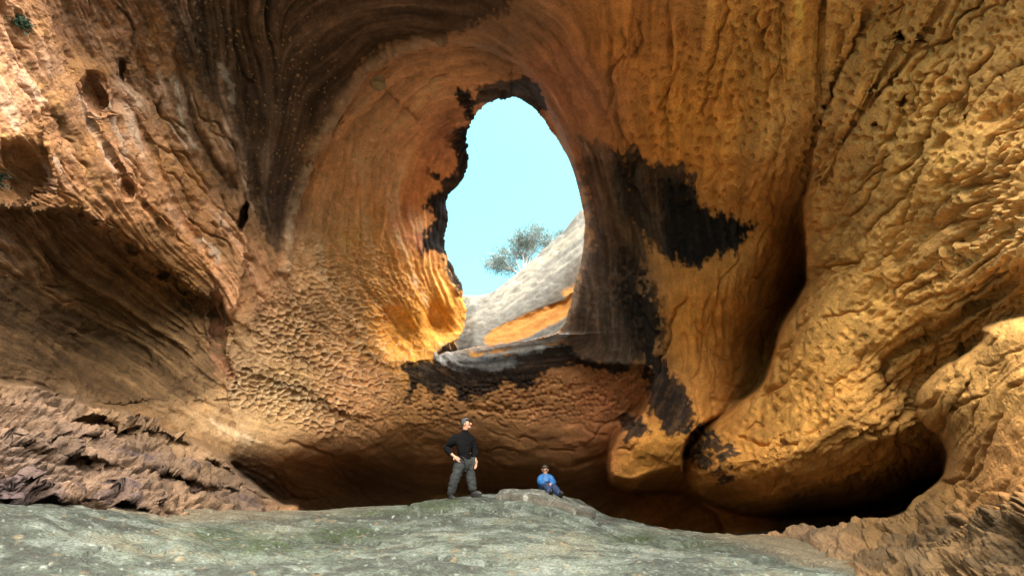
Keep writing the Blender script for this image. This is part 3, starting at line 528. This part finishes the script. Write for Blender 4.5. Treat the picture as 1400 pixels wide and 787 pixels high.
HC = lerp(HC, (.11, .115, .12), sstep(0, .5, hn - hs) * .7); HC = lerp(HC, (.36, .33, .26), sstep(.1, .5, hs + .3 * hn) * .6)
HC = lerp(HC, (.075, .056, .04), sstep(-8, 8, sdf(HX, HY, [(690,442),(720,425),(760,395),(790,350),(800,360),(795,400),(770,415),(720,432)], 40) + 9 * hn) * .75)
HC = lerp(HC, (.52, .22, .04), sstep(-1.5, 1.5, orange_s)); HC = lerp(HC, (.58, .26, .05), sstep(-4, 4, sdf(HX, HY, [(772,398),(790,388),(786,402),(774,404)], 30) + 6 * hn) * .9)
o = grid_mesh('hillside', HPt[::-1], np.ones((HX.shape[0] - 1, HX.shape[1] - 1), bool), np.clip(HC[::-1] * .5, .01, .75), M_PALE, kind='structure')
o['label'] = 'pale sunlit rock hillside outside the opening with an orange scoop'

# ------------------------------------------------------------------ helpers for things
def new_obj(name, me, mat=None, parent=None, smooth=True):
    if mat: me.materials.append(mat)
    if smooth: me.polygons.foreach_set('use_smooth', np.ones(len(me.polygons), bool))
    o = bpy.data.objects.new(name, me); COL.objects.link(o)
    if parent: o.parent = parent
    return o
def tag(o, label, cat, group=None):
    o['label'] = label; o['category'] = cat
    if group: o['group'] = group
    return o
def from_bm(name, bm, mat, parent=None, smooth=True):
    me = bpy.data.meshes.new(name); bm.to_mesh(me); bm.free(); return new_obj(name, me, mat, parent, smooth)
def skin(name, pts, edges, rad, mat, parent=None, sub=2, fold=0):
    """one continuous surface grown round a skeleton"""
    me = bpy.data.meshes.new(name); me.from_pydata([tuple(p) for p in pts], edges, []); tmp = bpy.data.objects.new(name + '_tmp', me); COL.objects.link(tmp)
    m = tmp.modifiers.new('s', 'SKIN'); m.use_smooth_shade = True; m.branch_smoothing = .4
    for v, r in zip(me.skin_vertices[0].data, rad): v.radius = (r, r) if not hasattr(r, '__len__') else r
    me.skin_vertices[0].data[0].use_root = True
    sb = tmp.modifiers.new('d', 'SUBSURF'); sb.levels = sub; sb.render_levels = sub
    dg = bpy.context.evaluated_depsgraph_get(); out = bpy.data.meshes.new_from_object(tmp.evaluated_get(dg)); bpy.data.objects.remove(tmp); bpy.data.meshes.remove(me)
    if fold:
        n = len(out.vertices); v = np.empty(n * 3); out.vertices.foreach_get('co', v); v = v.reshape(-1, 3); nn = np.empty(n * 3); out.vertices.foreach_get('normal', nn); nn = nn.reshape(-1, 3)
        w = 1 - 2 * np.abs(fbm(v * np.array([7, 7, 15]) + v[:, ::-1] * 3, 3, 160)); v = v + nn * (fold * w)[:, None]; out.vertices.foreach_set('co', v.ravel()); out.update()
    out.name = name; return new_obj(name, out, mat, parent)
def ground_hit(px, py):
    d = ray(px, py); rr = np.arange(4, 14, .02); p = CAM + d[None] * rr[:, None]; b = p[:, 2] < ground_z(p[:, 0], p[:, 1])
    return p[np.argmax(b)] if b.any() else None
def on_plane(px, py, y): d = ray(px, py); return CAM + d * (y / d[1])
def ellipsoid(name, c, r, mat, parent, rot=None, cut=None, seg=14):
    bm = bmesh.new(); bmesh.ops.create_uvsphere(bm, u_segments=seg, v_segments=seg // 2 + 2, radius=1.0)
    if cut: bmesh.ops.delete(bm, geom=[f for f in bm.faces if cut(f.calc_center_median())], context='FACES')
    M = Matrix.Translation(Vector(c)) @ (rot.to_4x4() if rot else Matrix.Identity(4)) @ Matrix.Diagonal(Vector(tuple(r) + (1,)))
    bmesh.ops.transform(bm, matrix=M, verts=bm.verts); return from_bm(name, bm, mat, parent)

# ------------------------------------------------------------------ rock slab on the dome
fr = [ground_hit(*p) for p in [(672,680),(695,682),(715,685),(735,689),(760,695),(788,703),(812,706)]]
F3 = smooth_poly([f for f in np.array(fr)], False, 9) if False else None
fx = np.array(fr); U = np.linspace(0, 1, 90); fpx = np.stack([np.interp(U, np.linspace(0, 1, len(fx)), fx[:, k]) for k in range(3)], -1)
V = np.linspace(0, 1, 46); UU, VV = np.meshgrid(U, V)
wdt = .25 + 1.05 * np.sin(np.pi * np.clip(UU * .93 + .03, 0, 1)) ** .6
SX = fpx[None, :, 0] + VV * .15; SY = fpx[None, :, 1] + .02 + VV * wdt; SX = SX + .06 * vnoise(np.stack([SX * 3, SY * 3, SX * 0], -1), 5); SY = SY + .05 * vnoise(np.stack([SX * 2.4, SY * 4, SX * 0 + 4], -1), 6)
rim = np.minimum(np.minimum(UU, 1 - UU) * 7, np.minimum(VV, 1 - VV) * 5); thick = .085 * sstep(0, .10, rim) + .045 * np.sqrt(np.clip(rim, 0, 1)) - .09 * (rim < .02)
SP = np.stack([SX, SY, ground_z(SX, SY)], -1); SZ = SP[..., 2] + thick * (.55 + .45 * np.sin(np.pi * UU)) + .02 * fbm(SP / .2, 3, 140) - .05 * np.exp(-((VV - .3 - .15 * np.sin(UU * 5)) / .035) ** 2) * (UU > .2)
SP[..., 2] = SZ; sg = fbm(SP / .12, 3, 141); sc_ = np.broadcast_to(np.array([.17, .175, .155]), SX.shape + (3,)).copy() * np.exp(.5 * sg + .4 * fbm(SP / np.array([.6, .08, .08]), 3, 142))[..., None]
sc_ = lerp(sc_, (.14, .11, .08), sstep(.12, 0, VV) * .5); sc_ = lerp(sc_, (.45, .46, .43), (sg > .38) * .7)
o = grid_mesh('rock_slab', SP, np.ones((45, 89), bool), np.clip(sc_ * .42, .008, .7), M_GREY); tag(o, 'thin grey rock slab lying on the crest of the domed floor under the seated child', 'rock slab')

# ------------------------------------------------------------------ people
M_SKIN = plain('skin', (.32, .165, .11), .55, .4, .12, 40); M_FLEECE = plain('black_fleece', (.0025, .0025, .003), .95, .1, .5, 90, .3); M_TROUSER = plain('grey_trousers', (.019, .0215, .023), .85, .2, .35, 45, .3)
M_GREYHAIR = plain('grey_hair', (.035, .037, .042), .7, .3, .5, 150, .4); M_DARK = plain('dark_rubber', (.012, .012, .013), .6, .3, .3, 60); M_BLUE = plain('blue_jacket', (.006, .065, .20), .6, .35, .5, 30, .3)
M_NAVY = plain('blue_trousers', (.008, .018, .05), .75, .25, .5, 40, .3); M_HAIR = plain('dark_hair', (.02, .014, .01), .6, .3, .5, 120, .3); M_LENS = plain('dark_lens', (.006, .006, .007), .12, .6, .1, 10); M_WHITE = plain('pale_trim', (.5, .5, .5), .7, .3, .2, 60)
def build_person(J, R_, T):
    """J joints (world), R_ radii scale, T dict of materials and options; returns the body, its clothing as children"""
    k = R_; P_ = J
    names = list(P_); ix = {n: i for i, n in enumerate(names)}
    chains = [('pelvis', 'spine', 'chest', 'neck0', 'neck1', 'head0', 'head1', 'head2')] + [('chest', 'sho' + s, 'elb' + s, 'wri' + s, 'pal' + s) for s in 'RL'] + [('pelvis', 'hip' + s, 'kne' + s, 'ank' + s) for s in 'RL']
    rad = dict(pelvis=.125, spine=.12, chest=.14, neck0=.062, neck1=.055, head0=.07, head1=.094, head2=.065, hip=.085, kne=.058, ank=.04, sho=.062, elb=.043, wri=.028, pal=(.034, .020))
    pts, rr, ed = [P_[n] for n in names], [], []
    for n in names:
        r = rad.get(n, rad.get(n[:-1])); rr.append(tuple(a * k for a in r) if isinstance(r, tuple) else r * k)
    for c in chains: ed += [(ix[a], ix[b]) for a, b in zip(c, c[1:])]
    for s in 'RL':                                        # five fingers, thumb from the side of the palm
        w, p = Vector(P_['wri' + s]), Vector(P_['pal' + s]); ax = (p - w).normalized(); cu = Vector(T['curl' + s]).normalized(); sd = ax.cross(cu).normalized()
        for q, (off, ln) in enumerate(((-.030, .060), (-.010, .070), (.010, .066), (.028, .052))):
            a = p + (sd * off + ax * .03) * k; b = a + (ax * .6 + cu * .5) * ln * k; c = b + (ax * .1 + cu * .8) * ln * .7 * k; n0 = len(pts)
            pts += [a, b, c]; rr += [.0095 * k, .009 * k, .0075 * k]; ed += [(ix['pal' + s], n0), (n0, n0 + 1), (n0 + 1, n0 + 2)]
        a = p - (sd * .040 + ax * .01) * k; b = a + (ax * .5 - sd * .55 + cu * .3) * .05 * k; n0 = len(pts); pts += [a, b]; rr += [.011 * k, .009 * k]; ed += [(ix['pal' + s], n0), (n0, n0 + 1)]
    h1 = Vector(P_['head1']); up = (Vector(P_['head2']) - Vector(P_['head0'])).normalized(); fw = Vector(T['face']); fw = (fw - up * fw.dot(up)).normalized(); rt = fw.cross(up)
    body = skin('person', pts, ed, rr, M_SKIN)
    rot = Matrix((rt, fw, up)).transposed()
    def hd(x, y, z): return h1 + (rt * x + fw * y + up * z) * k
    ellipsoid('nose', hd(0, .098, -.012), (.016 * k, .024 * k, .026 * k), M_SKIN, body, rot, None, 8)
    ellipsoid('chin', hd(0, .062, -.075), (.042 * k, .036 * k, .03 * k), M_SKIN, body, rot, None, 10)
    ellipsoid('mouth', hd(0, .088, -.052), (.024 * k, .010 * k, .006 * k), T.get('mouth', M_SKIN), body, rot, None, 8)
    for sx in (-1, 1):
        ellipsoid('ear', hd(sx * .088, -.005, -.005), (.012 * k, .022 * k, .034 * k), M_SKIN, body, rot, None, 8)
        if not T.get('glasses'): ellipsoid('eye', hd(sx * .034, .080, .012), (.009 * k, .008 * k, .005 * k), M_DARK, body, rot, None, 8)
    hair = ellipsoid('hair', hd(0, -.012, .022), (.101 * k, .112 * k, .102 * k), T['hair'], body, rot, lambda c: (c.z < -.55) or (c.y > .35 and c.z < .45), 20)
    if T.get('glasses'):
        g = ellipsoid('sunglasses', hd(-.036, .082, .012), (.034 * k, .014 * k, .022 * k), M_LENS, body, rot, None, 10); ellipsoid('lens', hd(.036, .082, .012), (.034 * k, .014 * k, .022 * k), M_LENS, g, rot, None, 10)
    jn = ['spine', 'pelvis', 'chest', 'neck0'] + [a + s for s in 'RL' for a in ('sho', 'elb', 'wri')]; jr = dict(spine=.150, pelvis=.152, chest=.168, neck0=.088, sho=.098, elb=.076, wri=.052)
    jp = {n: Vector(P_[n]) for n in jn}; jp['neck0'] = jp['neck0'] * .35 + Vector(P_['neck1']) * .65
    for s in 'RL': jp['wri' + s] = jp['wri' + s] * .9 + jp['elb' + s] * .1
    ji = {n: i for i, n in enumerate(jn)}; je = [('spine', 'pelvis'), ('spine', 'chest'), ('chest', 'neck0')] + [e for s in 'RL' for e in (('chest', 'sho' + s), ('sho' + s, 'elb' + s), ('elb' + s, 'wri' + s))]
    jk = skin('jacket', [jp[n] for n in jn], [(ji[a], ji[b]) for a, b in je], [jr.get(n, jr.get(n[:-1])) * k * T.get('puff', 1) for n in jn], T['top'], body, 3, .018 * k)
    ellipsoid('collar', Vector(P_['neck0']) * .55 + Vector(P_['neck1']) * .45, (.078 * k, .078 * k, .06 * k), T['top'], jk, rot, lambda c: c.z > .7, 14)
    tn = ['pelvis'] + [a + s for s in 'RL' for a in ('hip', 'kne', 'ank')]; tr = dict(pelvis=.142, hip=.118, kne=.086, ank=.072); ti = {n: i for i, n in enumerate(tn)}
    te = [e for s in 'RL' for e in (('pelvis', 'hip' + s), ('hip' + s, 'kne' + s), ('kne' + s, 'ank' + s))]
    skin('trousers', [P_[n] for n in tn], [(ti[a], ti[b]) for a, b in te], [tr.get(n, tr.get(n[:-1])) * k for n in tn], T['legs'], body, 3, .022 * k)
    for s in 'RL':
        a = Vector(P_['ank' + s]); d = Vector(T['toe' + s]).normalized(); sd = Vector((d.y, -d.x, 0)).normalized() if abs(d.z) < .9 else Vector((1, 0, 0)); u3 = sd.cross(d); ro = Matrix((sd, d, u3)).transposed()
        sh = ellipsoid('shoe', a + d * .075 * k - u3 * .035 * k, (.048 * k, .140 * k, .055 * k), M_DARK, body, ro, None, 14)
        ellipsoid('sole', a + d * .078 * k - u3 * .075 * k, (.050 * k, .146 * k, .018 * k), T.get('sole', M_DARK), sh, ro, None, 12)
    return body
g0 = ground_hit(612, 683); g1_ = ground_hit(646, 678); YM = 9.5
if g0 is not None: YM = g0[1] + .34
def jm(px, py, dy=0): return Vector(on_plane(px, py, YM + dy))
JM = dict(pelvis=jm(635, 630), spine=jm(635.5, 616), chest=jm(634.5, 602), neck0=jm(635, 592), neck1=jm(636, 587.5), head0=jm(637.2, 583.5), head1=jm(637.6, 579), head2=jm(637, 574.5),
          shoR=jm(624.5, 597.5, -.12), elbR=jm(609.5, 612, -.05), wriR=jm(618.5, 621.5, -.16), palR=jm(622.5, 624.2, -.18), shoL=jm(643.5, 598.5, .12), elbL=jm(648.5, 614, .14), wriL=jm(650, 627, .06), palL=jm(650.5, 631.5, .04),
          hipR=jm(630, 633, -.07), kneR=jm(621.5, 655, -.12), ankR=jm(615.5, 677.5, -.02), hipL=jm(639.5, 633, .07), kneL=jm(643.5, 653, .05), ankL=jm(647, 671.5, .06))
man = build_person(JM, 1.0, dict(face=(1, -.28, .05), curlR=(.6, .2, -.7), curlL=(-.2, -.5, -.6), hair=M_GREYHAIR, top=M_FLEECE, legs=M_TROUSER, toeR=(.5, -.8, 0), toeL=(.85, -.5, 0), mouth=plain('lips', (.24, .09, .07), .5)))
tag(man, 'standing man in black fleece and grey trousers with hand on hip looking aside', 'person')
YK = (ground_hit(746, 682) if ground_hit(746, 682) is not None else np.array([0, 9.1, 0]))[1] + .42
def jk_(px, py, dy=0): return Vector(on_plane(px, py, YK + dy))
KK = .76
JK = dict(pelvis=jk_(746, 663.5, 0), spine=jk_(746, 658, .03), chest=jk_(746, 653, .06), neck0=jk_(745.8, 648.5, .05), neck1=jk_(745.6, 646.6, .04), head0=jk_(745.4, 644.8, .03), head1=jk_(745.3, 641.8, .02), head2=jk_(745.2, 639.2, .02),
          shoR=jk_(740, 652, .04), elbR=jk_(738.3, 660, -.06), wriR=jk_(747, 661.6, -.24), palR=jk_(749.5, 661.5, -.26), shoL=jk_(752.2, 652.4, .04), elbL=jk_(756.5, 660, -.06), wriL=jk_(753, 661.8, -.24), palL=jk_(751, 662, -.27),
          hipR=jk_(743.5, 664.5, -.04), kneR=jk_(747.5, 664.5, -.30), ankR=jk_(752.3, 674, -.50), hipL=jk_(749.5, 664.8, -.04), kneL=jk_(758.5, 667, -.30), ankL=jk_(765, 676, -.52))
kid = build_person(JK, KK, dict(face=(-.1, -1, .05), curlR=(0, .3, -.8), curlL=(0, .3, -.8), hair=M_HAIR, top=M_BLUE, legs=M_NAVY, toeR=(.05, -.75, .5), toeL=(.2, -.75, .5), glasses=True, puff=1.05, mouth=plain('lips_child', (.24, .09, .07), .5)))
tag(kid, 'seated child in blue jacket and sunglasses with hands clasped over the knees', 'person')

# ------------------------------------------------------------------ the tree outside and the small plants on the wall
M_BARK = plain('tree_bark', (.30, .31, .31), .9, .2, .4, 8)
def leaf_mat(name, col, trans):
    m = plain(name, col, .7, .2, .3, 3.0); L = m.node_tree.links; b = m.node_tree.nodes['Principled BSDF']; tr = m.node_tree.nodes.new('ShaderNodeBsdfTranslucent'); tr.inputs['Color'].default_value = col + (1,)
    mx = m.node_tree.nodes.new('ShaderNodeMixShader'); mx.inputs[0].default_value = trans; L.new(b.outputs[0], mx.inputs[1]); L.new(tr.outputs[0], mx.inputs[2]); L.new(mx.outputs[0], m.node_tree.nodes['Material Output'].inputs['Surface']); return m
M_LEAF = leaf_mat('grey_green_leaves', (.075, .115, .11), .5); M_FERN = leaf_mat('dark_shrub_leaves', (.035, .06, .035), .25)
def tube(bm, pts, rads, n=6):
    pts = [Vector(p) for p in pts]; prev = None
    for i, p in enumerate(pts):
        d = (pts[min(i + 1, len(pts) - 1)] - pts[max(i - 1, 0)]).normalized(); a = d.orthogonal().normalized(); b = d.cross(a)
        if prev is not None: a = (prev - d * prev.dot(d)).normalized(); b = d.cross(a)
        prev = a; ring = [bm.verts.new(p + (a * math.cos(2 * math.pi * j / n) + b * math.sin(2 * math.pi * j / n)) * rads[i]) for j in range(n)]
        if i:
            for j in range(n): bm.faces.new((last[j], last[(j + 1) % n], ring[(j + 1) % n], ring[j]))
        last = ring
def leaves_mesh(name, centres, size, mat, parent, seed):
    r = np.random.RandomState(seed); n = len(centres); c = np.array(centres); a = r.randn(n, 3); a /= np.linalg.norm(a, axis=1, keepdims=True); b = np.cross(a, r.randn(n, 3)); b /= np.linalg.norm(b, axis=1, keepdims=True)
    sz = size * (.6 + .8 * r.rand(n, 1)); v = np.stack([c - a * sz, c - b * sz * .45, c + a * sz, c + b * sz * .45], 1).reshape(-1, 3)
    me = bpy.data.meshes.new(name); me.from_pydata(v.tolist(), [], np.arange(4 * n).reshape(n, 4).tolist()); return new_obj(name, me, mat, parent, False)
def make_tree(name, base, lobes, label, seed, dens=1.0, leaf=.036, thick=.085):
    rnd = random.Random(seed); root = bpy.data.objects.new(name, None); COL.objects.link(root); root.location = base; base = Vector((0, 0, 0)); bm = bmesh.new(); cs = []
    for (cx, cy, cz, rad) in lobes:
        c = Vector((cx, cy, cz)); mid = base.lerp(c, .45) + Vector((rnd.uniform(-.15, .15), rnd.uniform(-.2, .2), rnd.uniform(-.05, .15)))
        tube(bm, [base - Vector((0, 0, .3)), base.lerp(mid, .5) + Vector((0, 0, -.05)), mid, c], [thick, thick * .7, thick * .5, thick * .22])
        for q in range(int(30 * dens)):
            th_, ph = rnd.uniform(0, 2 * math.pi), math.acos(rnd.uniform(-.7, 1)); d = Vector((math.sin(ph) * math.cos(th_), math.sin(ph) * math.sin(th_), math.cos(ph)))
            s0 = mid.lerp(c, rnd.uniform(.15, 1)); e = c + d * rad * rnd.uniform(.8, 1.05); m2 = s0.lerp(e, .5) + Vector((rnd.uniform(-.1, .1),) * 3); tube(bm, [s0, m2, e], [thick * .2, thick * .13, thick * .05], 4)
            for w in range(3):
                f0 = s0.lerp(e, rnd.uniform(.4, .9)); f1 = f0 + (d + Vector((rnd.gauss(0, .7), rnd.gauss(0, .7), rnd.gauss(0, .5)))).normalized() * rad * .35; tube(bm, [f0, f1], [thick * .08, thick * .03], 3)
                for z in range(17):
                    t = rnd.uniform(.2, 1.1); cs.append(tuple(f0.lerp(f1, t) + Vector((rnd.gauss(0, .085), rnd.gauss(0, .085), rnd.gauss(0, .085)))))
    from_bm('trunk', bm, M_BARK, root); leaves_mesh('crown', cs, leaf, M_LEAF, root, seed); return tag(root, label, 'tree')
def rel(base, px, py, r): return tuple(np.array(at(px, py, r)) - np.array(base))
tb = at(716, 378, 23.2); L_ = [rel(tb, px, py, r) + (rd,) for px, py, r, rd in ((682,352,23.6,.85),(700,338,23.9,.85),(722,326,24.2,.95),(738,322,24.5,.95),(690,366,23.3,.7),(715,345,23.8,.75),(752,330,25,.7),(672,360,23.4,.6),(730,318,24.4,.75),(708,326,24.1,.7))]
make_tree('tree', tuple(tb), L_, 'wide thin crowned tree leaning out above the pale hillside', 3, 1.0)
tb2 = at(772, 336, 25.5); make_tree('tree', tuple(tb2), [rel(tb2, 766, 324, 25.8) + (.5,)], 'small bush top peeping over the pale hillside beside the wide tree', 5, .8)
def shrub(px, py, label, size, seed):
    d = ray(px, py); i, j = np.argmin(abs(ys - py)), np.argmin(abs(xs - px)); b = P[i, j] - d * .02; rnd = random.Random(seed); root = bpy.data.objects.new('shrub', None); COL.objects.link(root); root.location = tuple(b); bm = bmesh.new(); cs = []
    for q in range(26):
        e = (Vector(tuple(-d)) * rnd.uniform(.2, 1) + Vector((rnd.gauss(0, .6), rnd.gauss(0, .6), rnd.uniform(-.3, .7)))).normalized() * size * rnd.uniform(.6, 1); tube(bm, [(0, 0, 0), e * .5 + Vector((0, 0, .02)), e], [.006, .004, .002], 4)
        for w in range(16): cs.append(tuple(e * rnd.uniform(.3, 1.05) + Vector((rnd.gauss(0, .02), rnd.gauss(0, .02), rnd.gauss(0, .02)))))
    from_bm('stem', bm, M_BARK, root); leaves_mesh('foliage', cs, .026, M_FERN, root, seed); return tag(root, label, 'shrub', 'small shrubs rooted in the cave wall')
shrub(14, 250, 'dark green shrub growing on the ledge of the rounded wall niche', .22, 11)
shrub(24, 32, 'tiny dark shrub rooted in a seam high on the streaked wall', .15, 12)

# ------------------------------------------------------------------ loose stones
def stone(px, py, r, size, label, seed, col=(.34, .24, .15), flat=.7, tilt=0):
    bm = bmesh.new(); bmesh.ops.create_icosphere(bm, subdivisions=4, radius=1.0); v = np.array([x.co[:] for x in bm.verts]); rr_ = np.random.RandomState(seed)
    for k in range(9):                                    # chop flat facets
        n = rr_.randn(3); n /= np.linalg.norm(n); h = rr_.uniform(.55, .85); dd = v @ n - h; v = v - np.clip(dd, 0, None)[:, None] * n
    v = v * (1 + .10 * fbm(v * 2 + seed, 3, seed)[:, None]) * np.array(size) * np.array([1, 1, flat])
    for x, c in zip(bm.verts, v): x.co = c
    me = bpy.data.meshes.new('stone'); bm.to_mesh(me); bm.free(); a = me.color_attributes.new('rock_colour', 'FLOAT_COLOR', 'POINT'); c = np.ones((len(v), 4), np.float32); c[:, :3] = np.array(col) * np.exp(.3 * fbm(v / .15, 3, seed + 3))[:, None]; a.data.foreach_set('color', c.ravel())
    o = new_obj('stone', me, M_SAND); o.location = tuple(at(px, py, r)); o.rotation_euler = (0, math.radians(tilt), seed); return tag(o, label, 'stone')
stone(517, 113, 12.75, (.24, .26, .2), 'small pale stone wedged under the lip of the arch', 4, (.40, .30, .18), .8)
stone(905, 733, 11.0, (.8, .5, .34), 'low brown stone lying in the dark gap behind the grey dome', 6, (.16, .10, .055), .5, 6)
